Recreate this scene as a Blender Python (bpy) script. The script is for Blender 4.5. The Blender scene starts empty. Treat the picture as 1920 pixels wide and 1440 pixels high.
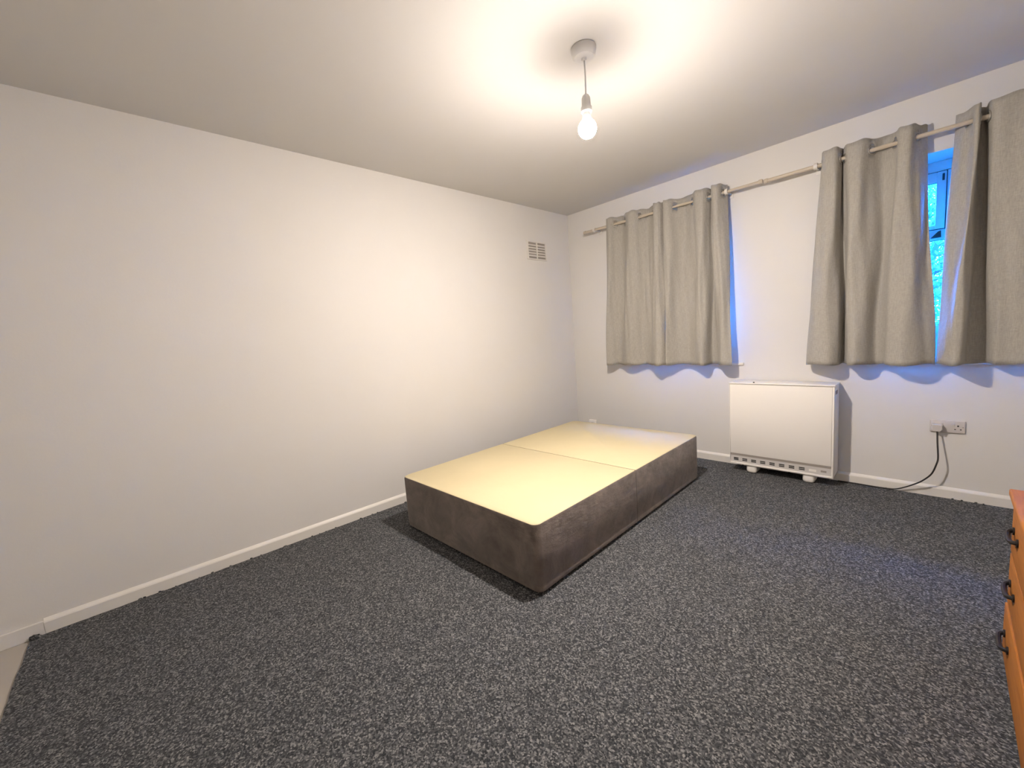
import bpy, bmesh, math, random
from mathutils import Vector, Matrix
R = math.radians
sc = bpy.context.scene
COL = sc.collection

# ------------------------------------------------------------------ camera
cam_d = bpy.data.cameras.new('camera')
cam = bpy.data.objects.new('camera', cam_d)
COL.objects.link(cam)
sc.camera = cam
cam_d.sensor_fit = 'HORIZONTAL'
cam_d.sensor_width = 36.0
cam_d.lens = 36.0 * 761.03 / 1920.0
cam_d.clip_start = 0.02
_r = Vector((0.6850508, 0.7247510, -0.0737665))
_u = Vector((-0.0334017, 0.1324005, 0.9906333))
_f = Vector((-0.7277292, 0.6761702, -0.1149090))
M = Matrix((( _r.x, _u.x, -_f.x), (_r.y, _u.y, -_f.y), (_r.z, _u.z, -_f.z))).to_4x4()
M.translation = Vector((2.77233, -3.54725, 1.17949))
cam.matrix_world = M

# ------------------------------------------------------------------ world (blue dusk sky)
world = bpy.data.worlds.new('dusk_sky')
sc.world = world
world.use_nodes = True
wn = world.node_tree.nodes
wl = world.node_tree.links
bg = wn['Background']
SKY_STRENGTH = 56.0
tc = wn.new('ShaderNodeTexCoord')
sx = wn.new('ShaderNodeSeparateXYZ')
rp = wn.new('ShaderNodeValToRGB')
rp.color_ramp.elements[0].position = 0.0
rp.color_ramp.elements[0].color = (0.010, 0.23, 1.0, 1)
rp.color_ramp.elements[1].position = 1.0
rp.color_ramp.elements[1].color = (0.008, 0.19, 0.90, 1)
wl.new(tc.outputs['Generated'], sx.inputs[0])
wl.new(sx.outputs['Z'], rp.inputs['Fac'])
wl.new(rp.outputs['Color'], bg.inputs['Color'])
bg.inputs['Strength'].default_value = SKY_STRENGTH

# ------------------------------------------------------------------ exposure and lamp
BULB_POS = Vector((1.653, -1.937, 2.07))
BULB_STRENGTH = 1150.0
BULB_COLOR = (1.0, 0.885, 0.79)
sc.view_settings.view_transform = 'Standard'
sc.view_settings.look = 'None'
sc.view_settings.gamma = 1.0
sc.view_settings.use_curve_mapping = False
sc.view_settings.exposure = 1.85
sc.cycles.use_denoising = True
sc.cycles.max_bounces = 16
sc.cycles.diffuse_bounces = 10
sc.cycles.transparent_max_bounces = 16

# ------------------------------------------------------------------ helpers
def add_box(bm, x0, x1, y0, y1, z0, z1, bev=0.0, seg=2):
    vs = [bm.verts.new((x, y, z)) for x in (x0, x1) for y in (y0, y1) for z in (z0, z1)]
    fs = [(0,1,3,2), (4,6,7,5), (0,4,5,1), (2,3,7,6), (0,2,6,4), (1,5,7,3)]
    faces = [bm.faces.new([vs[i] for i in f]) for f in fs]
    if bev > 0:
        edges = list({e for f in faces for e in f.edges})
        bmesh.ops.bevel(bm, geom=edges, offset=bev, segments=seg, profile=0.5, affect='EDGES')
    return vs

def add_lathe(bm, prof, seg=32, center=(0, 0, 0), axis='z', cap=True):
    cx, cy, cz = center
    rings = []
    for rad, h in prof:
        ring = []
        for k in range(seg):
            a = 2 * math.pi * k / seg
            c, s = rad * math.cos(a), rad * math.sin(a)
            p = (cx + c, cy + s, cz + h) if axis == 'z' else ((cx + h, cy + c, cz + s) if axis == 'x' else (cx + c, cy + h, cz + s))
            ring.append(bm.verts.new(p))
        rings.append(ring)
    for a, b in zip(rings, rings[1:]):
        for k in range(seg):
            bm.faces.new((a[k], a[(k + 1) % seg], b[(k + 1) % seg], b[k]))
    if cap:
        bm.faces.new(rings[0][::-1])
        bm.faces.new(rings[-1])

def add_tube(bm, pts, rad, seg=8, cap=True):
    pts = [Vector(p) for p in pts]
    rads = rad if isinstance(rad, (list, tuple)) else [rad] * len(pts)
    rings = []
    prev = None
    for i, p in enumerate(pts):
        t = (pts[min(i + 1, len(pts) - 1)] - pts[max(i - 1, 0)]).normalized()
        if prev is None:
            up = Vector((0, 0, 1)) if abs(t.z) < 0.9 else Vector((1, 0, 0))
            n = t.cross(up).normalized()
        else:
            n = (prev - t * prev.dot(t)).normalized()
        prev = n
        b = t.cross(n)
        rings.append([bm.verts.new(p + (n * math.cos(2 * math.pi * k / seg) + b * math.sin(2 * math.pi * k / seg)) * rads[i]) for k in range(seg)])
    for a, b in zip(rings, rings[1:]):
        for k in range(seg):
            bm.faces.new((a[k], a[(k + 1) % seg], b[(k + 1) % seg], b[k]))
    if cap:
        bm.faces.new(rings[0][::-1])
        bm.faces.new(rings[-1])

def add_torus(bm, c, R1, r2, axis='x', seg=24, rs=8):
    rings = []
    for i in range(seg):
        a = 2 * math.pi * i / seg
        ring = []
        for j in range(rs):
            b = 2 * math.pi * j / rs
            rr = R1 + r2 * math.cos(b)
            h = r2 * math.sin(b)
            v = Vector((h, rr * math.cos(a), rr * math.sin(a)))
            ring.append(v)
        rings.append(ring)
    vs = [[bm.verts.new((axis @ v if not isinstance(axis, str) else v) + Vector(c)) for v in ring] for ring in rings]
    for i in range(seg):
        for j in range(rs):
            a, b = vs[i], vs[(i + 1) % seg]
            bm.faces.new((a[j], a[(j + 1) % rs], b[(j + 1) % rs], b[j]))

def catmull(pts, sub):
    pts = [Vector(p) for p in pts]
    out = []
    n = len(pts)
    for i in range(n - 1):
        p0, p1, p2, p3 = pts[max(i - 1, 0)], pts[i], pts[i + 1], pts[min(i + 2, n - 1)]
        for k in range(sub):
            t = k / sub
            out.append(0.5 * ((2 * p1) + (p2 - p0) * t + (2 * p0 - 5 * p1 + 4 * p2 - p3) * t * t + (3 * p1 - p0 - 3 * p2 + p3) * t ** 3))
    out.append(pts[-1])
    return out

def obj(name, bm, mat, parent=None, smooth=False, fix=True):
    if fix:
        bmesh.ops.recalc_face_normals(bm, faces=bm.faces[:])
    me = bpy.data.meshes.new(name)
    bm.to_mesh(me)
    bm.free()
    if smooth:
        for p in me.polygons:
            p.use_smooth = True
        if smooth == 'auto':
            me.set_sharp_from_angle(angle=R(40))
    o = bpy.data.objects.new(name, me)
    COL.objects.link(o)
    if mat:
        me.materials.append(mat)
    if parent is not None:
        o.parent = parent
        o.matrix_parent_inverse = parent.matrix_basis.inverted()
    return o

def thing(name, label, cat, loc=(0, 0, 0), group=None):
    o = bpy.data.objects.new(name, None)
    o.empty_display_size = 0.05
    COL.objects.link(o)
    o.location = loc
    o['label'] = label
    o['category'] = cat
    if group:
        o['group'] = group
    return o

def tag(o, label, cat, group=None):
    o['label'] = label
    o['category'] = cat
    if group:
        o['group'] = group
    return o

def struct(o):
    o['kind'] = 'structure'
    return o

def box_obj(name, dims, mat, parent=None, bev=0.0, seg=2):
    bm = bmesh.new()
    add_box(bm, *dims, bev=bev, seg=seg)
    return obj(name, bm, mat, parent, smooth='auto' if bev else False)

# ------------------------------------------------------------------ materials
def mat(name, color, rough=0.6, metallic=0.0, spec=0.5):
    m = bpy.data.materials.new(name)
    m.use_nodes = True
    b = m.node_tree.nodes['Principled BSDF']
    b.inputs['Base Color'].default_value = (*color, 1)
    b.inputs['Roughness'].default_value = rough
    b.inputs['Metallic'].default_value = metallic
    b.inputs['Specular IOR Level'].default_value = spec
    return m, m.node_tree.nodes, m.node_tree.links, b

def tex_noise(n, l, scale, detail=4.0, rough=0.55, vec=None):
    t = n.new('ShaderNodeTexNoise')
    t.inputs['Scale'].default_value = scale
    t.inputs['Detail'].default_value = detail
    t.inputs['Roughness'].default_value = rough
    if vec is not None:
        l.new(vec, t.inputs['Vector'])
    return t

def coords(n, l, scale=None):
    tc = n.new('ShaderNodeTexCoord')
    if scale is None:
        return tc.outputs['Object']
    mp = n.new('ShaderNodeMapping')
    mp.inputs['Scale'].default_value = scale
    l.new(tc.outputs['Object'], mp.inputs['Vector'])
    return mp.outputs['Vector']

def ramp(n, l, fac, stops):
    r = n.new('ShaderNodeValToRGB')
    while len(r.color_ramp.elements) < len(stops):
        r.color_ramp.elements.new(0.5)
    for e, (p, c) in zip(r.color_ramp.elements, stops):
        e.position = p
        e.color = (*c, 1)
    l.new(fac, r.inputs['Fac'])
    return r.outputs['Color']

def bump(n, l, h, b, strength, dist=0.01):
    bp = n.new('ShaderNodeBump')
    bp.inputs['Strength'].default_value = strength
    bp.inputs['Distance'].default_value = dist
    l.new(h, bp.inputs['Height'])
    l.new(bp.outputs['Normal'], b.inputs['Normal'])

def painted(name, color, rough, var=0.02, bs=0.05, scale=60):
    m, n, l, b = mat(name, color, rough, spec=0.3)
    v = coords(n, l)
    t = tex_noise(n, l, 2.2, 5, 0.6, v)
    lo = tuple(c * (1 - var) for c in color)
    hi = tuple(min(1, c * (1 + var)) for c in color)
    l.new(ramp(n, l, t.outputs['Fac'], [(0.3, lo), (0.7, hi)]), b.inputs['Base Color'])
    f = tex_noise(n, l, scale, 6, 0.6, v)
    bump(n, l, f.outputs['Fac'], b, bs, 0.003)
    return m

M_WALL = painted('wall_paint', (0.62, 0.605, 0.58), 0.7, 0.012, 0.10, 90)
M_CEIL = painted('ceiling_paint', (0.60, 0.585, 0.565), 0.85, 0.012, 0.06, 60)
M_GLOSS = painted('trim_gloss_paint', (0.66, 0.64, 0.60), 0.35, 0.015, 0.06, 40)
M_PALEFLOOR = painted('pale_vinyl', (0.40, 0.37, 0.33), 0.5, 0.05, 0.05, 40)

# carpet: speckled grey loop pile
M_CARPET, n, l, b = mat('speckled_loop_carpet', (0.07, 0.07, 0.07), 0.95, spec=0.15)
v = coords(n, l)
warp = tex_noise(n, l, 40, 3, 0.5, v)
mx = n.new('ShaderNodeVectorMath'); mx.operation = 'SCALE'; mx.inputs['Scale'].default_value = 0.012
l.new(warp.outputs['Color'], mx.inputs[0])
ad = n.new('ShaderNodeVectorMath'); ad.operation = 'ADD'
l.new(v, ad.inputs[0]); l.new(mx.outputs[0], ad.inputs[1])
vo = n.new('ShaderNodeTexVoronoi'); vo.inputs['Scale'].default_value = 205; vo.inputs['Randomness'].default_value = 1.0
l.new(ad.outputs[0], vo.inputs['Vector'])
sepc = n.new('ShaderNodeSeparateColor'); l.new(vo.outputs['Color'], sepc.inputs[0])
big = tex_noise(n, l, 150, 3, 0.6, v)
mixf = n.new('ShaderNodeMath'); mixf.operation = 'MULTIPLY_ADD'
l.new(sepc.outputs['Red'], mixf.inputs[0]); mixf.inputs[1].default_value = 0.62
sc2 = n.new('ShaderNodeMath'); sc2.operation = 'MULTIPLY'; sc2.inputs[1].default_value = 0.42
l.new(big.outputs['Fac'], sc2.inputs[0]); l.new(sc2.outputs[0], mixf.inputs[2])
CARPET_STOPS = [(0.14, (0.013, 0.015, 0.018)), (0.44, (0.040, 0.0425, 0.047)), (0.68, (0.095, 0.097, 0.102)), (0.92, (0.27, 0.268, 0.267))]
l.new(ramp(n, l, mixf.outputs[0], CARPET_STOPS), b.inputs['Base Color'])
bump(n, l, mixf.outputs[0], b, 0.5, 0.005)
b.inputs['Sheen Weight'].default_value = 0.05

# woven curtain cloth
def cloth(name, color):
    m, n, l, b = mat(name, color, 0.85, spec=0.2)
    v = coords(n, l)
    st = coords(n, l, (260, 260, 30))
    t = tex_noise(n, l, 1.0, 3, 0.6, st)
    st2 = coords(n, l, (60, 60, 420))
    t2 = tex_noise(n, l, 1.0, 3, 0.6, st2)
    a = n.new('ShaderNodeMath'); a.operation = 'ADD'
    l.new(t.outputs['Fac'], a.inputs[0]); l.new(t2.outputs['Fac'], a.inputs[1])
    h = n.new('ShaderNodeMath'); h.operation = 'MULTIPLY'; h.inputs[1].default_value = 0.5
    l.new(a.outputs[0], h.inputs[0])
    l.new(ramp(n, l, h.outputs[0], [(0.35, tuple(c * 0.84 for c in color)), (0.65, tuple(c * 1.14 for c in color))]), b.inputs['Base Color'])
    wr = tex_noise(n, l, 9, 4, 0.6, coords(n, l, (2.2, 2.2, 0.8)))
    a2 = n.new('ShaderNodeMath'); a2.operation = 'MULTIPLY_ADD'; a2.inputs[1].default_value = 4.0
    l.new(wr.outputs['Fac'], a2.inputs[0]); l.new(h.outputs[0], a2.inputs[2])
    bump(n, l, a2.outputs[0], b, 0.35, 0.003)
    b.inputs['Sheen Weight'].default_value = 0.12
    return m
M_CURTAIN = cloth('grey_woven_cloth', (0.345, 0.328, 0.296))

def suede(name, color):
    m, n, l, b = mat(name, color, 0.9, spec=0.15)
    v = coords(n, l)
    t = tex_noise(n, l, 6.5, 6, 0.65, v)
    t.inputs['Distortion'].default_value = 0.8
    l.new(ramp(n, l, t.outputs['Fac'], [(0.30, tuple(c * 0.66 for c in color)), (0.52, color), (0.74, tuple(c * 1.4 for c in color))]), b.inputs['Base Color'])
    f = tex_noise(n, l, 350, 3, 0.6, v)
    w = tex_noise(n, l, 5, 4, 0.6, coords(n, l, (1.5, 1.5, 3.0)))
    a = n.new('ShaderNodeMath'); a.operation = 'MULTIPLY_ADD'; a.inputs[1].default_value = 6.0
    l.new(w.outputs['Fac'], a.inputs[0]); l.new(f.outputs['Fac'], a.inputs[2])
    bump(n, l, a.outputs[0], b, 0.35, 0.004)
    b.inputs['Sheen Weight'].default_value = 0.25
    b.inputs['Sheen Roughness'].default_value = 0.5
    return m
M_SUEDE = suede('grey_brown_suede', (0.175, 0.143, 0.124))
M_SEAM = mat('dark_seam', (0.03, 0.026, 0.023), 0.9)[0]

M_BEDTOP, n, l, b = mat('cream_platform_cloth', (0.86, 0.77, 0.52), 0.8, spec=0.2)
v = coords(n, l)
t = tex_noise(n, l, 3, 4, 0.6, v)
l.new(ramp(n, l, t.outputs['Fac'], [(0.3, (0.52, 0.45, 0.285)), (0.7, (0.55, 0.477, 0.305))]), b.inputs['Base Color'])
f = tex_noise(n, l, 260, 3, 0.6, v)
bump(n, l, f.outputs['Fac'], b, 0.15, 0.002)

M_HEATER = painted('white_enamel', (0.76, 0.735, 0.695), 0.38, 0.008, 0.03, 60)
M_GRILLE = painted('pale_grey_plastic', (0.53, 0.51, 0.495), 0.45, 0.01, 0.03, 60)
M_DARK = mat('dark_void', (0.025, 0.024, 0.023), 0.8)[0]
M_FOOT = painted('white_foot_plastic', (0.78, 0.755, 0.71), 0.5, 0.01, 0.02, 60)
M_PLASTIC = painted('white_plastic', (0.52, 0.49, 0.47), 0.35, 0.01, 0.02, 60)
M_VENTP = painted('vent_plastic', (0.62, 0.595, 0.56), 0.5, 0.01, 0.02, 60)
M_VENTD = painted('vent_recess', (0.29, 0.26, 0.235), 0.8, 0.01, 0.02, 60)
M_BLACK = mat('black_rubber', (0.014, 0.012, 0.012), 0.5)[0]
M_ROSE = painted('white_fitting_plastic', (0.62, 0.61, 0.60), 0.4, 0.01, 0.02, 60)
M_CORD = mat('white_flex', (0.62, 0.62, 0.62), 0.5)[0]
M_ROD = painted('cream_metal_rod', (0.46, 0.40, 0.32), 0.35, 0.02, 0.02, 60)
M_BRACKET = painted('white_bracket', (0.62, 0.60, 0.56), 0.35, 0.02, 0.02, 60)
M_EYELET = mat('dull_metal_eyelet', (0.42, 0.40, 0.36), 0.4, 0.8)[0]
M_UPVC = painted('white_window_frame', (0.66, 0.66, 0.66), 0.35, 0.01, 0.02, 60)
M_GASKET = mat('dark_gasket', (0.03, 0.035, 0.05), 0.7)[0]

def wood(name, base, dark):
    m, n, l, b = mat(name, base, 0.55, spec=0.2)
    v = coords(n, l, (9, 1.0, 9))
    t = tex_noise(n, l, 5.0, 6, 0.65, v)
    t.inputs['Distortion'].default_value = 1.2
    l.new(ramp(n, l, t.outputs['Fac'], [(0.32, dark), (0.55, base), (0.75, tuple(min(1, c * 1.18) for c in base))]), b.inputs['Base Color'])
    bump(n, l, t.outputs['Fac'], b, 0.05, 0.003)
    return m
M_PINE = wood('orange_pine', (0.34, 0.128, 0.022), (0.26, 0.088, 0.014))
M_HANDLE = mat('black_iron_handle', (0.018, 0.015, 0.014), 0.45, 0.3)[0]

# lit bulb
M_BULB = bpy.data.materials.new('lit_bulb')
M_BULB.use_nodes = True
n = M_BULB.node_tree.nodes; l = M_BULB.node_tree.links
b = n['Principled BSDF']
b.inputs['Base Color'].default_value = (0.9, 0.9, 0.9, 1)
b.inputs['Emission Color'].default_value = (*BULB_COLOR, 1)
ge = n.new('ShaderNodeNewGeometry'); sp = n.new('ShaderNodeSeparateXYZ')
l.new(ge.outputs['Normal'], sp.inputs[0])
mr = n.new('ShaderNodeMapRange'); mr.interpolation_type = 'SMOOTHSTEP'   # the diffuser is dimmer towards its collar
mr.inputs['From Min'].default_value = 0.10; mr.inputs['From Max'].default_value = -0.52
mr.inputs['To Min'].default_value = 0.022 * BULB_STRENGTH; mr.inputs['To Max'].default_value = BULB_STRENGTH
l.new(sp.outputs['Z'], mr.inputs['Value'])
l.new(mr.outputs['Result'], b.inputs['Emission Strength'])

# window glass: clear with a faint reflection
M_GLASS = bpy.data.materials.new('window_glass')
M_GLASS.use_nodes = True
n = M_GLASS.node_tree.nodes; l = M_GLASS.node_tree.links
n.remove(n['Principled BSDF'])
tr = n.new('ShaderNodeBsdfTransparent'); tr.inputs['Color'].default_value = (0.93, 0.96, 0.97, 1)
gl = n.new('ShaderNodeBsdfGlossy'); gl.inputs['Roughness'].default_value = 0.02
fr = n.new('ShaderNodeFresnel'); fr.inputs['IOR'].default_value = 1.45
ms = n.new('ShaderNodeMixShader')
l.new(fr.outputs[0], ms.inputs[0]); l.new(tr.outputs[0], ms.inputs[1]); l.new(gl.outputs[0], ms.inputs[2])
l.new(ms.outputs[0], n['Material Output'].inputs['Surface'])

# ------------------------------------------------------------------ room shell
W, NEAR, H = 3.40, -4.12, 2.40
WT = 0.34                       # outer wall thickness
OPEN = [(0.74, 1.54), (2.375, 3.175)]
SILL_Z, HEAD_Z = 0.835, 2.06

bm = bmesh.new(); add_box(bm, -0.12, W + 0.12, NEAR - 0.12, WT, -0.15, -0.008)
struct(obj('floor', bm, M_PALEFLOOR))
bm = bmesh.new(); add_box(bm, -0.12, W + 0.12, NEAR - 0.12, WT, H, H + 0.15)
struct(obj('ceiling', bm, M_CEIL))
bm = bmesh.new(); add_box(bm, -0.12, 0.0, NEAR - 0.12, WT, -0.008, H)
struct(obj('wall_left', bm, M_WALL))
bm = bmesh.new(); add_box(bm, W, W + 0.12, NEAR - 0.12, WT, -0.008, H)
struct(obj('wall_right', bm, M_WALL))
bm = bmesh.new(); add_box(bm, 0.0, W, NEAR - 0.12, NEAR, -0.008, H)
struct(obj('wall_near', bm, M_WALL))

# window wall with two real openings and deep reveals
xs = [0.0, OPEN[0][0], OPEN[0][1], OPEN[1][0], OPEN[1][1], W]
zs = [-0.008, SILL_Z, HEAD_Z, H]
bm = bmesh.new()
hole = lambda i, k: k == 1 and i in (1, 3)
def quad(*ps):
    bm.faces.new([bm.verts.new(p) for p in ps])
for i in range(5):
    for k in range(3):
        if hole(i, k):
            x0, x1, z0, z1 = xs[i], xs[i + 1], zs[k], zs[k + 1]
            quad((x0, 0, z0), (x1, 0, z0), (x1, WT, z0), (x0, WT, z0))
            quad((x0, 0, z1), (x0, WT, z1), (x1, WT, z1), (x1, 0, z1))
            quad((x0, 0, z0), (x0, WT, z0), (x0, WT, z1), (x0, 0, z1))
            quad((x1, 0, z0), (x1, 0, z1), (x1, WT, z1), (x1, WT, z0))
        else:
            x0, x1, z0, z1 = xs[i], xs[i + 1], zs[k], zs[k + 1]
            quad((x0, 0, z0), (x0, 0, z1), (x1, 0, z1), (x1, 0, z0))
            quad((x0, WT, z0), (x1, WT, z0), (x1, WT, z1), (x0, WT, z1))
bmesh.ops.remove_doubles(bm, verts=bm.verts[:], dist=1e-5)
struct(obj('wall_window', bm, M_WALL))

# baseboards with a chamfered top edge
SK_H, SK_T = 0.067, 0.016
def skirting(name, p0, p1, inward):
    bm = bmesh.new()
    p0, p1, nrm = Vector(p0), Vector(p1), Vector(inward)
    prof = [(0, 0), (SK_T, 0), (SK_T, SK_H - 0.016), (SK_T - 0.003, SK_H - 0.010), (0.004, SK_H), (0, SK_H)]
    ra = [bm.verts.new(p0 + nrm * a + Vector((0, 0, z - 0.008 if z == 0 else z))) for a, z in prof]
    rb = [bm.verts.new(p1 + nrm * a + Vector((0, 0, z - 0.008 if z == 0 else z))) for a, z in prof]
    for k in range(len(prof)):
        j = (k + 1) % len(prof)
        bm.faces.new((ra[k], ra[j], rb[j], rb[k]))
    bm.faces.new(ra[::-1]); bm.faces.new(rb)
    return struct(obj(name, bm, M_GLOSS))
skirting('baseboard_left', (0, -3.985, 0), (0, 0, 0), (1, 0, 0))
skirting('baseboard_window', (SK_T, 0, 0), (W - SK_T, 0, 0), (0, -1, 0))
skirting('baseboard_right', (W, NEAR, 0), (W, 0, 0), (-1, 0, 0))
bm = bmesh.new(); add_box(bm, 0.0, 0.0145, NEAR, -3.985, -0.008, SK_H - 0.009, bev=0.002)
struct(obj('trim_1', bm, M_WALL))

# ------------------------------------------------------------------ fitted carpet
random.seed(4)
bm = bmesh.new()
x0, x1, y0, y1 = SK_T, W - SK_T, -4.033, -SK_T
border = []
def run(a, b, step, nrm):
    a, b = Vector(a), Vector(b)
    m = max(2, int((b - a).length / step))
    for k in range(m):
        p = a.lerp(b, k / m)
        j = random.uniform(-0.003, 0.0025)
        border.append(p + Vector(nrm) * j)
run((x0, y0, 0), (x1, y0, 0), 0.05, (0, -1, 0))
run((x1, y0, 0), (x1, y1, 0), 0.1, (1, 0, 0))
run((x1, y1, 0), (x0, y1, 0), 0.03, (0, 1, 0))
run((x0, y1, 0), (x0, y0, 0), 0.03, (-1, 0, 0))
top = [bm.verts.new(p) for p in border]
bot = [bm.verts.new(p + Vector((0, 0, -0.0078))) for p in border]
bm.faces.new(top)
for k in range(len(top)):
    j = (k + 1) % len(top)
    bm.faces.new((top[k], bot[k], bot[j], top[j]))
carpet = tag(obj('carpet', bm, M_CARPET), 'charcoal and grey speckled fitted carpet covering the floor', 'carpet')
# frayed tufts of the carpet edge
def tuft_bm(spots):
    bm = bmesh.new()
    for (x, y, s) in spots:
        mm = Matrix.Translation((x, y, s * 0.35)) @ Matrix.Diagonal((s, s * 1.2, s * 0.8, 1))
        r = bmesh.ops.create_icosphere(bm, subdivisions=2, radius=1.0, matrix=mm)
        for vv in r['verts']:
            vv.co += Vector((random.uniform(-1, 1), random.uniform(-1, 1), random.uniform(-1, 1))) * s * 0.18
            vv.co.z = max(vv.co.z, -0.004)
    return bm
spots = [(0.026, -4.018, 0.014), (0.034, -4.008, 0.010)]
for k in range(26):
    spots.append((SK_T + 0.003, random.uniform(-3.7, -1.9), random.uniform(0.003, 0.006)))
for k in range(14):
    spots.append((random.uniform(1.5, 3.1), -SK_T - 0.003, random.uniform(0.003, 0.006)))
o = obj('frayed_edge', tuft_bm(spots), M_CARPET, bpy.data.objects['floor'], smooth=True)
o['kind'] = 'stuff'

# ------------------------------------------------------------------ windows
FY0, FY1 = 0.245, 0.315
def make_window(name, x0, x1):
    root = struct(bpy.data.objects.new(name, None)); COL.objects.link(root)
    root.location = ((x0 + x1) / 2, FY0, SILL_Z)
    xm = (x0 + x1) / 2 + 0.005
    bm = bmesh.new()
    fw = 0.05
    add_box(bm, x0, x0 + fw, FY0, FY1, SILL_Z, HEAD_Z, 0.004)
    add_box(bm, x1 - fw, x1, FY0, FY1, SILL_Z, HEAD_Z, 0.004)
    add_box(bm, x0 + fw, x1 - fw, FY0, FY1, HEAD_Z - 0.06, HEAD_Z, 0.004)
    obj('window_frame', bm, M_UPVC, root, smooth='auto')
    box_obj('bottom_rail', (x0 + fw, x1 - fw, FY0, FY1, SILL_Z, 1.055), M_UPVC, root, 0.004)
    box_obj('mullion', (xm - 0.031, xm + 0.031, FY0, FY1, 1.055, HEAD_Z - 0.06), M_UPVC, root, 0.004)
    for (a, c) in ((x0 + fw, xm - 0.031), (xm + 0.031, x1 - fw)):
        box_obj('transom', (a, c, FY0, FY1, 1.588, 1.650), M_UPVC, root, 0.004)
        # opening top light
        bm = bmesh.new()
        zb, zt, s = 1.6545, 1.995, 0.046
        g = 0.004
        add_box(bm, a + g, a + s, FY0 - 0.012, FY1 - 0.01, zb, zt, 0.003)
        add_box(bm, c - s, c - g, FY0 - 0.012, FY1 - 0.01, zb, zt, 0.003)
        add_box(bm, a + s, c - s, FY0 - 0.012, FY1 - 0.01, zt - 0.060, zt, 0.003)
        add_box(bm, a + s, c - s, FY0 - 0.012, FY1 - 0.01, zb, zb + 0.024, 0.003)
        sash = obj('top_light', bm, M_UPVC, root, smooth='auto')
        box_obj('pane', (a + s - 0.003, c - s + 0.003, FY0 + 0.02, FY0 + 0.024, zb + 0.02, zt - 0.056), M_GLASS, sash)
        bm = bmesh.new()
        add_box(bm, a, a + g, FY0 + 0.002, FY0 + 0.010, zb, zt)
        add_box(bm, c - g, c, FY0 + 0.002, FY0 + 0.010, zb, zt)
        add_box(bm, a, c, FY0 + 0.002, FY0 + 0.010, zt, zt + 0.005)
        add_box(bm, a, c, FY0 + 0.002, FY0 + 0.010, zb - 0.0045, zb)
        add_box(bm, a + s, c - s, FY0 - 0.004, FY0 + 0.004, zt - 0.063, zt - 0.059)
        obj('gasket', bm, M_GASKET, sash)
        bm = bmesh.new()
        add_box(bm, c - 0.022, c - 0.012, FY0 - 0.024, FY0 - 0.010, zt - 0.055, zt - 0.016, 0.002)
        obj('hinge', bm, M_GASKET, sash)
        # window fastener: dark wedge standing on the transom
        bm = bmesh.new()
        hx = c - 0.034
        pr = [(hx - 0.028, 1.600), (hx + 0.018, 1.600), (hx + 0.016, 1.640), (hx + 0.004, 1.636)]
        va = [bm.verts.new((x, FY0 - 0.024, z)) for x, z in pr]
        vb = [bm.verts.new((x, FY0 + 0.001, z)) for x, z in pr]
        bm.faces.new(va); bm.faces.new(vb[::-1])
        for k in range(4):
            bm.faces.new((va[k], va[(k + 1) % 4], vb[(k + 1) % 4], vb[k]))
        h = obj('window_handle', bm, M_BLACK, root); h['label'] = 'dark wedge shaped window fastener'
        p = box_obj('pane', (a - 0.004, c + 0.004, FY0 + 0.02, FY0 + 0.024, 1.050, 1.592), M_GLASS, root)
        bm = bmesh.new()
        add_box(bm, a, c, FY0 + 0.012, FY0 + 0.018, 1.584, 1.588)
        add_box(bm, a, c, FY0 + 0.012, FY0 + 0.018, 1.055, 1.058)
        obj('gasket', bm, M_GASKET, root)
    box_obj('sill_board', (x0 - 0.14, x1 + 0.14, -0.016, 0.0, SILL_Z - 0.012, SILL_Z + 0.006), M_GLOSS, root, 0.003)
    box_obj('window_sill', (x0, x1, 0.0, FY0, SILL_Z, SILL_Z + 0.006), M_GLOSS, root)
    return root
make_window('window_1', *OPEN[0])
make_window('window_2', *OPEN[1])

# ------------------------------------------------------------------ outside: garden ground, hedge, bare tree
M_GRASS = painted('garden_grass', (0.08, 0.11, 0.06), 0.9, 0.4, 0.3, 20)
M_LEAF = painted('hedge_leaf', (0.13, 0.155, 0.12), 0.7, 0.35, 0.1, 20)
M_BARK = painted('bark', (0.07, 0.06, 0.05), 0.9, 0.3, 0.3, 30)
bm = bmesh.new(); add_box(bm, -9, 14, WT + 0.02, 22, -0.45, -0.30)
struct(obj('ground', bm, M_GRASS))
random.seed(11)
hedge = thing('hedge', 'tall leafy hedge across the garden beyond the window', 'hedge', (2.5, 10.7, -0.30))
bm = bmesh.new()
for k in range(12000):
    x = random.uniform(-1.2, 6.2) if k % 3 == 0 else random.uniform(1.7, 3.4)
    y = random.uniform(10.2, 11.2)
    z = -0.3 + (4.9 + 0.20 * math.sin(x * 2.1) + 0.1 * math.sin(x * 9)) * random.random() ** 1.25
    c = Vector((x, y, z)); s = random.uniform(0.035, 0.075)
    u = Vector((random.gauss(0, 1), random.gauss(0, 1), random.gauss(0, 1))).normalized()
    w = u.orthogonal().normalized()
    bm.faces.new([bm.verts.new(c + p) for p in (u * s, w * s * 0.5, -u * s, -w * s * 0.5)])
lv = obj('leaves', bm, M_LEAF, hedge, fix=False); lv['kind'] = 'stuff'
bm = bmesh.new()
for k in range(16):
    x = -1.1 + k * 0.48
    add_tube(bm, [(x, 10.7, -0.31), (x + 0.05, 10.72, 0.5), (x - 0.03, 10.68, 3.2)], [0.05, 0.035, 0.012], 6)
obj('stems', bm, M_BARK, hedge)

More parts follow.
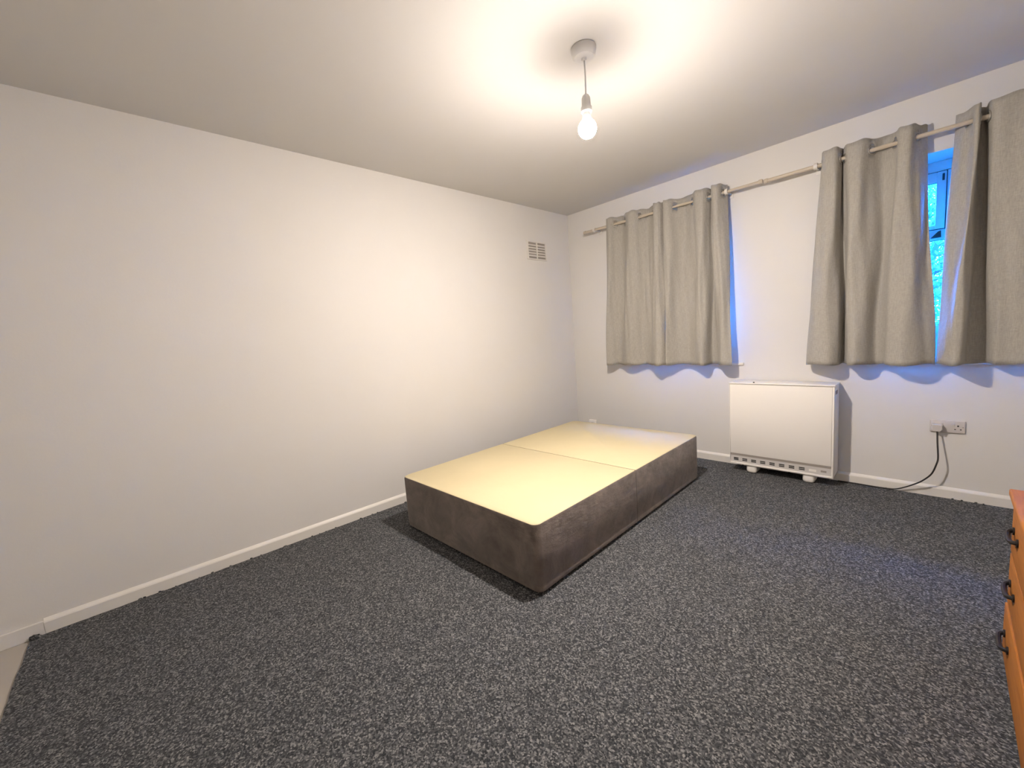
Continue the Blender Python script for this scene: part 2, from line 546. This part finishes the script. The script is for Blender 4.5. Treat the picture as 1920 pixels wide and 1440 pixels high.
tree = thing('bare_tree', 'bare tree with tangled branches seen through the window gap', 'tree', (2.1, 6.0, -0.30))
bm = bmesh.new(); twigs = bmesh.new(); leafs = bmesh.new()
def grow(p, d, length, rad, depth):
    pts = [p]
    dd = d.copy()
    for k in range(3):
        dd = (dd + Vector((random.gauss(0, .16), random.gauss(0, .16), random.gauss(0.03, .10)))).normalized()
        pts.append(pts[-1] + dd * length / 3)
    tgt = bm if depth > 2 else twigs
    add_tube(tgt, pts, [rad, rad * .9, rad * .8, rad * .65], 5 if depth > 2 else 3, cap=False)
    if depth <= 1:
        for q in pts[1:]:
            for _ in range(2):
                c = q + Vector((random.gauss(0, .07), random.gauss(0, .07), random.gauss(0, .07)))
                u = Vector((random.gauss(0, 1), random.gauss(0, 1), random.gauss(0, 1))).normalized()
                w = u.orthogonal().normalized(); s = random.uniform(.02, .045)
                leafs.faces.new([leafs.verts.new(c + t) for t in (u * s, w * s * .6, -u * s, -w * s * .6)])
    if depth == 0:
        return
    for k in range(4 if depth > 1 else 3):
        a = pts[random.choice((1, 2, 3, 3))]
        nd = (dd + Vector((random.gauss(0, .75), random.gauss(0, .75), random.gauss(0.0, .55)))).normalized()
        grow(a, nd, length * random.uniform(.62, .85), rad * .58, depth - 1)
grow(Vector((2.1, 6.0, -0.32)), Vector((0.12, 0, 1)), 1.5, 0.11, 5)
obj('trunk', bm, M_BARK, tree)
o = obj('twigs', twigs, M_BARK, tree); o['kind'] = 'stuff'
o = obj('leaves', leafs, M_LEAF, tree, fix=False); o['kind'] = 'stuff'

# ------------------------------------------------------------------ divan bed base
BX, BY, BTH, BW, BL, BH = 0.4008, -2.3693, 0.0238, 1.1591, 1.8368, 0.3427
bed = thing('divan_bed_base', 'grey-brown suede divan bed base with bare cream top on the carpet', 'bed', (BX, BY, 0))
bed.rotation_euler = (0, 0, BTH)
bpy.context.view_layer.update()
def rounded_rect(x0, x1, y0, y1, r, seg=6, corners=(1, 1, 1, 1)):
    out = []
    for (cx, cy, a0, on) in ((x1 - r, y1 - r, 0, corners[2]), (x0 + r, y1 - r, 90, corners[3]), (x0 + r, y0 + r, 180, corners[0]), (x1 - r, y0 + r, 270, corners[1])):
        if on:
            for k in range(seg + 1):
                a = R(a0 + 90 * k / seg)
                out.append((cx + r * math.cos(a), cy + r * math.sin(a)))
        else:
            out.append((cx + r * (1 if a0 in (0, 270) else -1), cy + r * (1 if a0 in (0, 90) else -1)))
    return out
def add_prism(bm, outline, levels):
    """levels: (z, inset scale as offset) -> stacked outlines"""
    cx = sum(p[0] for p in outline) / len(outline); cy = sum(p[1] for p in outline) / len(outline)
    rings = []
    for z, off in levels:
        ring = []
        for (x, y) in outline:
            dx, dy = x - cx, y - cy
            ring.append(bm.verts.new((x - math.copysign(min(off, abs(dx)), dx), y - math.copysign(min(off, abs(dy)), dy), z)))
        rings.append(ring)
    m = len(outline)
    for a, b in zip(rings, rings[1:]):
        for k in range(m):
            bm.faces.new((a[k], a[(k + 1) % m], b[(k + 1) % m], b[k]))
    bm.faces.new(rings[0][::-1]); bm.faces.new(rings[-1])
SPLIT = BL * 0.485
def local(o):
    o.parent = bed
    o.matrix_parent_inverse.identity()
    return o
def bed_half(y0, y1, corners, front):
    ol = rounded_rect(0, BW, y0, y1, 0.035, 6, corners)
    bm = bmesh.new()
    add_prism(bm, ol, [(0.014, 0.010), (0.018, 0.002), (0.040, 0.0), (0.045, 0.0015), (0.050, 0.0), (BH - 0.012, 0.0), (BH - 0.004, 0.003), (BH - 0.003, 0.010)])
    h = local(obj('base_section', bm, M_SUEDE, None, smooth='auto'))
    h['label'] = 'half of the base nearer the camera' if front else 'half of the base nearer the windows'
    ol = rounded_rect(0.004, BW - 0.004, y0 + 0.003, y1 - 0.003, 0.035, 6, corners)
    bm = bmesh.new()
    add_prism(bm, ol, [(BH - 0.010, 0.004), (BH - 0.003, 0.0), (BH, 0.004)])
    t = obj('top_panel', bm, M_BEDTOP, None, smooth='auto')
    t.parent = h
    t.matrix_parent_inverse.identity()
    t['label'] = 'cream cloth top panel'
    for gx in (0.07, BW - 0.07):
        for gy in (y0 + 0.08, y1 - 0.08):
            bm = bmesh.new(); add_lathe(bm, [(0.018, 0.0), (0.020, 0.004), (0.016, 0.016)], 16, (gx, gy, 0))
            g = obj('glide', bm, M_DARK, None, smooth='auto'); g.parent = h; g.matrix_parent_inverse.identity()
bed_half(0.0, SPLIT - 0.0015, (1, 1, 0, 0), True)
bed_half(SPLIT + 0.0015, BL, (0, 0, 1, 1), False)

# ------------------------------------------------------------------ storage heater
HX0, HX1, HD, HZ0, HZ1 = 1.632, 2.282, 0.19, 0.063, 0.705
heater = thing('storage_heater', 'white enamel storage heater standing against the wall between the windows', 'heater', (1.957, -0.1, 0))
bm = bmesh.new()
add_box(bm, HX0, HX1, -HD + 0.006, -0.020, HZ0 + 0.004, HZ1 - 0.010, 0.004)
obj('casing', bm, M_HEATER, heater, smooth='auto')
box_obj('top_cover', (HX0 - 0.002, HX1 + 0.004, -HD - 0.004, -0.016, HZ1 - 0.0095, HZ1), M_HEATER, heater, 0.003)
box_obj('front_panel', (HX0 + 0.004, HX1 - 0.012, -HD, -HD + 0.006, 0.146, HZ1 - 0.013), M_HEATER, heater, 0.0025)
for a, c in ((HX0, HX0 + 0.0035), (HX1 - 0.0105, HX1)):
    box_obj('side_edge', (a, c, -HD - 0.001, -HD + 0.02, HZ0, HZ1 - 0.012), M_HEATER, heater, 0.001)
# recessed outlet grille: fascia plate with slotted openings
GZ0, GZ1 = 0.064, 0.1455
GX0, GX1 = HX0 + 0.004, HX1 - 0.0105
fas = box_obj('outlet_grille', (GX0, GX1, -HD + 0.004, -HD + 0.0065, GZ0, GZ1), M_GRILLE, heater)
box_obj('painted_shadow_strip', (GX0, GX1, -HD + 0.0025, -HD + 0.004, GZ1 - 0.016, GZ1), M_VENTD, fas)  # solid darker strip, the shade under the front panel put into its colour
box_obj('lower_lip', (GX0, GX1, -HD - 0.003, -HD + 0.004, GZ0 - 0.001, GZ0 + 0.013), M_HEATER, fas, 0.002)
for k in range(10):
    c = GX0 + 0.040 + k * 0.0612
    if k < 8:
        for zz in (0.1075, 0.0955):
            box_obj('slot', (c - 0.017, c + 0.017, -HD + 0.0032, -HD + 0.0042, zz - 0.0042, zz + 0.0042), M_DARK, fas)
    elif k == 8:
        box_obj('rating_label', (c - 0.02, c + 0.022, -HD + 0.0032, -HD + 0.0042, 0.092, 0.108), M_HEATER, fas)
    else:
        box_obj('rating_label', (c - 0.014, c + 0.018, -HD + 0.0032, -HD + 0.0042, 0.096, 0.110), M_VENTD, fas)
for fx in (1.780, 2.141):
    bm = bmesh.new()
    add_box(bm, fx - 0.036, fx + 0.036, -HD + 0.006, -0.06, 0.0, HZ0 + 0.010, 0.022, 4)
    obj('foot', bm, M_FOOT, heater, smooth='auto')
bm = bmesh.new()
add_box(bm, 1.86, 1.92, -0.14, -0.09, 0.040, 0.066, 0.006)
obj('cable_gland', bm, M_GRILLE, heater, smooth='auto')
bm = bmesh.new()
add_lathe(bm, [(0.006, 0.0), (0.006, 0.006), (0.004, 0.008)], 12, (1.800, -HD + 0.012, HZ1 - 0.001))
obj('screw', bm, M_DARK, heater)
bm = bmesh.new(); add_box(bm, HX1 - 0.001, HX1 + 0.0012, -0.155, -0.085, 0.636, 0.662, 0.0005, 1)
obj('side_vent', bm, M_VENTD, heater)

# ------------------------------------------------------------------ double socket, plug and cable
sock = thing('double_socket', 'white double wall socket with a plug in its left outlet', 'socket', (2.798, 0, 0.447))
box_obj('face_plate', (2.725, 2.871, -0.012, 0.0, 0.410, 0.484), M_PLASTIC, sock, 0.004, 3)
for sx_ in (2.774, 2.822):
    s_ = box_obj('rocker_switch', (sx_ - 0.007, sx_ + 0.007, -0.0145, -0.0115, 0.452, 0.474), M_PLASTIC, sock, 0.0012)
for ox in (2.755, 2.842):
    bm = bmesh.new()
    add_box(bm, ox - 0.0035, ox + 0.0035, -0.0126, -0.0118, 0.450, 0.459)
    add_box(bm, ox - 0.015, ox - 0.008, -0.0126, -0.0118, 0.431, 0.436)
    add_box(bm, ox + 0.008, ox + 0.015, -0.0126, -0.0118, 0.431, 0.436)
    obj('pin_holes', bm, M_DARK, sock)
for ox in (2.734, 2.862):
    bm = bmesh.new(); add_lathe(bm, [(0.003, 0), (0.003, 0.0012)], 10, (ox, -0.0132, 0.448), 'y')
    obj('screw', bm, M_VENTD, sock)
plug = thing('power_plug', 'white three-pin plug pushed into the double socket with black flex', 'plug', (2.756, -0.02, 0.44))
bm = bmesh.new()
ol = [(2.737, 0.462), (2.775, 0.462), (2.779, 0.456), (2.779, 0.432), (2.770, 0.418), (2.743, 0.418), (2.734, 0.430), (2.734, 0.456)]
ra = [bm.verts.new((x, -0.0145, z)) for x, z in ol]
rb = [bm.verts.new((x, -0.042, z)) for x, z in ol]
rc = [bm.verts.new((2.756 + (x - 2.756) * .86, -0.047, 0.44 + (z - 0.44) * .86)) for x, z in ol]
for a, b_ in ((ra, rb), (rb, rc)):
    for k in range(8):
        bm.faces.new((a[k], a[(k + 1) % 8], b_[(k + 1) % 8], b_[k]))
bm.faces.new(ra[::-1]); bm.faces.new(rc)
obj('plug_body', bm, M_PLASTIC, plug)
bm = bmesh.new()
path = catmull([(2.7565, -0.034, 0.425), (2.758, -0.040, 0.405), (2.761, -0.055, 0.345), (2.766, -0.072, 0.265), (2.761, -0.078, 0.226), (2.742, -0.078, 0.160),
                (2.706, -0.070, 0.108), (2.677, -0.058, 0.078), (2.63, -0.042, 0.040), (2.58, -0.034, 0.012), (2.52, -0.030, 0.005), (2.46, -0.032, 0.005),
                (2.38, -0.030, 0.005), (2.31, -0.034, 0.005), (2.2865, -0.038, 0.005)], 6)
add_tube(bm, path, 0.0042, 8)
o = obj('flex', bm, M_BLACK, plug, smooth=True); o['label'] = 'black flex'

M_SOCK2 = painted('bright_white_plastic', (0.74, 0.72, 0.69), 0.3, 0.01, 0.02, 60)
s1 = thing('single_socket', 'small white wall socket low behind the far end of the bed', 'socket', (0.205, 0, 0.19))
box_obj('face_plate', (0.160, 0.246, -0.030, 0.0, 0.145, 0.233), M_SOCK2, s1, 0.004, 3)
box_obj('rocker_switch', (0.212, 0.226, -0.033, -0.0295, 0.195, 0.217), M_GLOSS, s1, 0.0012)
bm = bmesh.new()
add_box(bm, 0.1995, 0.2065, -0.0306, -0.0298, 0.196, 0.206)
add_box(bm, 0.188, 0.195, -0.0306, -0.0298, 0.172, 0.177); add_box(bm, 0.211, 0.218, -0.0306, -0.0298, 0.172, 0.177)
obj('pin_holes', bm, M_DARK, s1)

# ------------------------------------------------------------------ air vent on the left wall
VY0, VY1, VZ0, VZ1 = -0.652, -0.372, 1.908, 2.086
vent = thing('air_vent', 'cream louvred air vent set high on the left wall', 'vent', (0, -0.51, 2.0))
bm = bmesh.new()
bw = 0.020
add_box(bm, 0.0, 0.010, VY0, VY0 + bw, VZ0, VZ1)
add_box(bm, 0.0, 0.010, VY1 - bw, VY1, VZ0, VZ1)
add_box(bm, 0.0, 0.010, VY0 + bw, VY1 - bw, VZ0, VZ0 + 0.012)
add_box(bm, 0.0, 0.010, VY0 + bw, VY1 - bw, VZ1 - 0.016, VZ1)
ym = (VY0 + VY1) / 2
add_box(bm, 0.0, 0.009, ym - 0.007, ym + 0.007, VZ0 + 0.012, VZ1 - 0.016)
obj('vent_frame', bm, M_VENTP, vent)
bm = bmesh.new(); add_box(bm, 0.0002, 0.0012, VY0 + 0.006, VY1 - 0.006, VZ0 + 0.006, VZ1 - 0.006)
obj('back_plate', bm, M_VENTD, vent)
pitch = (VZ1 - 0.016 - VZ0 - 0.012) / 6
for k in range(5):
    for a, c in ((VY0 + bw, ym - 0.007), (ym + 0.007, VY1 - bw)):
        bm = bmesh.new()
        zc = VZ0 + 0.012 + pitch * (k + 1)
        vs = [bm.verts.new(p) for p in ((0.001, a, zc + 0.004), (0.009, a, zc - 0.008), (0.009, a, zc - 0.005), (0.001, a, zc + 0.009),
                                        (0.001, c, zc + 0.004), (0.009, c, zc - 0.008), (0.009, c, zc - 0.005), (0.001, c, zc + 0.009))]
        for f in ((0, 1, 2, 3), (7, 6, 5, 4), (0, 4, 5, 1), (1, 5, 6, 2), (2, 6, 7, 3), (3, 7, 4, 0)):
            bm.faces.new([vs[i] for i in f])
        obj('louvre', bm, M_VENTP, vent)

# ------------------------------------------------------------------ pendant light
pend = thing('pendant_light', 'white pendant ceiling light with a bare lit bulb', 'light', (BULB_POS.x, BULB_POS.y, H))
cx, cy = BULB_POS.x, BULB_POS.y
bm = bmesh.new()
add_lathe(bm, [(0.052, H), (0.055, H - 0.004), (0.054, H - 0.012), (0.050, H - 0.030), (0.042, H - 0.040), (0.012, H - 0.043), (0.009, H - 0.052)], 40, (cx, cy, 0))
obj('ceiling_rose', bm, M_ROSE, pend, smooth='auto')
bm = bmesh.new()
add_tube(bm, catmull([(cx, cy, H - 0.04), (cx + 0.002, cy, 2.29), (cx, cy, 2.20)], 8), 0.0036, 10)
obj('cord', bm, M_CORD, pend, smooth=True)
bm = bmesh.new()
add_lathe(bm, [(0.006, 2.212), (0.014, 2.206), (0.019, 2.196), (0.020, 2.160), (0.024, 2.158), (0.024, 2.140), (0.020, 2.136)], 28, (cx, cy, 0))
obj('lamp_holder', bm, M_ROSE, pend, smooth='auto')
bm = bmesh.new()
add_lathe(bm, [(0.014, 2.138), (0.0165, 2.130), (0.0205, 2.108), (0.0205, 2.104)], 28, (cx, cy, 0))
collar = obj('bulb_collar', bm, M_ROSE, pend, smooth='auto')
bm = bmesh.new()
ALPHA, RD, ZC = R(150), 0.040, 2.0705     # round diffuser globe below a thin collar
prof = [(max(0.0008, RD * math.sin(ALPHA * (1 - k / 16))), ZC - RD * math.cos(ALPHA * (1 - k / 16))) for k in range(17)]
add_lathe(bm, prof, 28, (cx, cy, 0))
bulb = obj('bulb', bm, M_BULB, pend, smooth=True)
bulb['label'] = 'lit bulb'

# ------------------------------------------------------------------ curtain rods
ROD_D, ROD_Z = 0.10, 2.146
def rod(name, label, xa, xb, z, joint, brackets):
    root = thing(name, label, 'curtain rod', ((xa + xb) / 2, -ROD_D, z), 'curtain rods over the windows')
    bm = bmesh.new(); add_lathe(bm, [(0.0125, xa), (0.0125, joint)], 18, (0, -ROD_D, z), 'x')
    obj('outer_tube', bm, M_ROD, root, smooth='auto')
    bm = bmesh.new(); add_lathe(bm, [(0.0100, joint - 0.02), (0.0100, xb)], 18, (0, -ROD_D, z), 'x')
    obj('inner_tube', bm, M_ROD, root, smooth='auto')
    for e, sgn in ((xa, -1), (xb, 1)):
        bm = bmesh.new()
        pr = [(0.013, e), (0.016, e + sgn * 0.003), (0.016, e + sgn * 0.022), (0.012, e + sgn * 0.027)]
        add_lathe(bm, pr if sgn > 0 else pr[::-1], 18, (0, -ROD_D, z), 'x')
        obj('finial', bm, M_ROD, root, smooth='auto')
    for bx in brackets:
        bm = bmesh.new()
        add_lathe(bm, [(0.021, bx - 0.010), (0.021, bx + 0.010)], 20, (0, -ROD_D, z), 'x')
        add_box(bm, bx - 0.007, bx + 0.007, -ROD_D + 0.015, -0.004, z - 0.008, z + 0.008, 0.002)
        add_box(bm, bx - 0.016, bx + 0.016, -0.006, 0.0, z - 0.032, z + 0.032, 0.002)
        obj('bracket', bm, M_BRACKET, root, smooth='auto')
    return root
rod('curtain_rod', 'cream curtain rod over the left window, its right end bare above the heater', 0.300, 1.815, 2.149, 0.95, (0.40, 1.600))
rod('curtain_rod', 'cream curtain rod over the right window beneath the half-open curtains', 1.875, 3.345, 2.143, 2.95, (2.15, 3.32))

# ------------------------------------------------------------------ curtains
TOP_Z, HEM_Z = 2.212, 0.836
def make_curtain(label, pts, rodz, seed, grp):
    """pts: matching plan points (top x, top depth, hem x, hem depth)"""
    rnd = random.Random(seed)
    top = catmull([(a, -b_, 0) for a, b_, _, _ in pts], 7)
    hem = catmull([(c, -d, 0) for _, _, c, d in pts], 7)
    n_c = len(top)
    rows = 46
    root = thing('curtain', label, 'curtain', (sum(p[2] for p in pts) / len(pts), -0.1, HEM_Z), grp)
    bm = bmesh.new()
    ph = [rnd.uniform(0, 6.28) for _ in range(6)]
    grid = []
    for j in range(rows + 1):
        t = j / rows
        e = t * t * (3 - 2 * t) * 0.55 + t * 0.45
        row = []
        for i in range(n_c):
            p = top[i].lerp(hem[i], e)
            s = i / (n_c - 1)
            amp = 0.006 * math.sin(math.pi * t)
            p.y += amp * math.sin(7 * s * 6.28 + 5 * t + ph[0]) + 0.5 * amp * math.sin(13 * s * 6.28 - 9 * t + ph[1])
            p.x += 0.006 * math.sin(math.pi * t) * math.sin(4 * s * 6.28 + 6 * t + ph[2])
            p.y = min(p.y, -0.012)
            zt = TOP_Z + 0.006 * math.sin(9 * s * 6.28 + ph[3]) * 0.6
            zh = HEM_Z + 0.0035 * math.sin(5 * s * 6.28 + ph[4])
            p.z = zt + (zh - zt) * t
            row.append(bm.verts.new(p))
        grid.append(row)
    faces = []
    for j in range(rows):
        for i in range(n_c - 1):
            faces.append(bm.faces.new((grid[j][i], grid[j][i + 1], grid[j + 1][i + 1], grid[j + 1][i])))
    # eyelet holes where the cloth passes the rod
    crossings = []
    for i in range(n_c - 1):
        a, c = top[i], top[i + 1]
        if (a.y + ROD_D) * (c.y + ROD_D) < 0:
            f = (-ROD_D - a.y) / (c.y - a.y)
            q = a.lerp(c, f)
            tg = (c - a).normalized()
            crossings.append((Vector((q.x, -ROD_D, rodz)), tg))
    kill = [f for f in faces if any((f.calc_center_median() - c).length < 0.024 for c, _ in crossings)]
    bmesh.ops.delete(bm, geom=kill, context='FACES')
    me_o = obj('cloth', bm, M_CURTAIN, root, smooth=True)
    sd = me_o.modifiers.new('thickness', 'SOLIDIFY'); sd.thickness = 0.0022; sd.offset = 0
    for c, tg in crossings:
        nrm = Vector((-tg.y, tg.x, 0)).normalized()
        zax = Vector((0, 0, 1))
        mm = Matrix((nrm, tg, zax)).transposed()
        bm = bmesh.new()
        add_torus(bm, c, 0.0235, 0.0042, mm, 24, 8)
        obj('eyelet', bm, M_EYELET, root, smooth=True)
    # stitched hem band
    return root

A = [(0.545, .112, .505, .157), (0.585, .138, .555, .120), (0.634, .10, .597, .078), (0.685, .064, .660, .100), (0.736, .10, .715, .140), (0.790, .140, .762, .152),
     (0.845, .138, .820, .122), (0.882, .10, .887, .087), (0.945, .062, .950, .115), (1.008, .10, .985, .155), (1.035, .145, 1.015, .188), (1.070, .150, 1.055, .213), (1.088, .130, 1.090, .200), (1.103, .100, 1.109, .156)]
B = [(1.050, .045, 1.015, .060), (1.102, .080, 1.092, .125), (1.120, .140, 1.115, .168), (1.158, .146, 1.150, .140), (1.195, .10, 1.202, .092), (1.265, .060, 1.266, .071), (1.343, .10, 1.340, .110), (1.385, .140, 1.390, .165),
     (1.440, .146, 1.420, .186), (1.472, .10, 1.446, .155), (1.480, .070, 1.466, .075), (1.490, .10, 1.513, .078), (1.510, .145, 1.540, .120), (1.552, .150, 1.570, .172), (1.572, .10, 1.610, .175), (1.590, .050, 1.645, .160)]
Cc = [(2.180, .070, 2.104, .060), (2.188, .115, 2.112, .110), (2.220, .150, 2.160, .152), (2.262, .146, 2.235, .176), (2.281, .10, 2.285, .130), (2.284, .060, 2.297, .045), (2.297, .10, 2.327, .080), (2.325, .140, 2.340, .145),
      (2.385, .146, 2.372, .172), (2.430, .10, 2.419, .142), (2.480, .060, 2.468, .075), (2.533, .10, 2.508, .100), (2.555, .142, 2.528, .160), (2.600, .148, 2.595, .190), (2.623, .10, 2.655, .170), (2.644, .065, 2.700, .125), (2.661, .045, 2.735, .100)]
Dd = [(2.772, .038, 2.737, .080), (2.798, .068, 2.764, .140), (2.828, .10, 2.790, .180), (2.845, .145, 2.812, .203), (2.858, .138, 2.834, .190), (2.862, .10, 2.846, .120), (2.864, .050, 2.862, .052), (2.882, .050, 2.928, .042), (2.889, .10, 2.944, .085), (2.910, .142, 2.962, .112),
      (2.970, .148, 2.994, .112), (3.025, .138, 3.060, .135), (3.060, .10, 3.100, .140), (3.105, .060, 3.140, .090), (3.150, .10, 3.180, .080), (3.175, .142, 3.210, .140), (3.230, .148, 3.260, .165), (3.262, .10, 3.290, .120), (3.290, .060, 3.320, .090)]
GR = 'grey eyelet curtains on the two rods'
make_curtain('grey eyelet curtain hanging on the left half of the left window', A, 2.149, 1, GR)
make_curtain('grey eyelet curtain on the left window above the heater\'s left edge', B, 2.149, 2, GR)
make_curtain('grey eyelet curtain left of the open gap at the right window', Cc, 2.143, 3, GR)
make_curtain('grey eyelet curtain right of the open gap, above the wall socket', Dd, 2.143, 4, GR)

# ------------------------------------------------------------------ pine chest of drawers
chest = thing('chest_of_drawers', 'orange pine chest of drawers with black handles at the right edge', 'chest of drawers', (3.15, -2.14, 0))
CX0, CX1, CY0, CY1, CH = 2.937, 3.375, -2.687, -1.587, 0.565
bm = bmesh.new()
add_box(bm, CX0 + 0.018, CX1, CY0, CY0 + 0.018, 0.0, CH)
add_box(bm, CX0 + 0.018, CX1, CY1 - 0.018, CY1, 0.0, CH)
add_box(bm, CX1 - 0.008, CX1, CY0 + 0.018, CY1 - 0.018, 0.0, CH)
add_box(bm, CX0 + 0.020, CX1 - 0.008, CY0 + 0.018, CY1 - 0.018, 0.040, 0.055)
obj('carcass', bm, M_PINE, chest)
box_obj('top', (CX0 - 0.010, CX1 + 0.004, CY0 - 0.012, CY1 + 0.012, CH, CH + 0.022), M_PINE, chest, 0.005, 3)
box_obj('plinth', (CX0 + 0.020, CX0 + 0.036, CY0 + 0.018, CY1 - 0.018, 0.0, 0.040), M_PINE, chest)
dz = (CH - 0.006 - 0.046) / 3
for k in range(3):
    z0 = 0.046 + k * dz
    proud = 0.004 if k == 0 else 0.0
    d = box_obj('drawer', (CX0 - proud, CX0 + 0.30, CY0 + 0.003, CY1 - 0.003, z0, z0 + dz - 0.005), M_PINE, chest, 0.004, 2)
    for hy in (CY1 - 0.115, CY0 + 0.115):
        bm = bmesh.new()
        zc = z0 + dz * 0.52
        xf = CX0 - proud
        pts = [(xf + 0.001, hy + 0.048, zc), (xf - 0.008, hy + 0.047, zc), (xf - 0.014, hy + 0.036, zc - 0.003), (xf - 0.016, hy, zc - 0.005), (xf - 0.014, hy - 0.036, zc - 0.003), (xf - 0.008, hy - 0.047, zc), (xf + 0.001, hy - 0.048, zc)]
        add_tube(bm, catmull(pts, 4), 0.0062, 8)
        for q in (0.048, -0.048):
            add_lathe(bm, [(0.012, xf - 0.004), (0.012, xf + 0.001)], 14, (0, hy + q, zc), 'x')
        obj('handle', bm, M_HANDLE, d, smooth='auto')
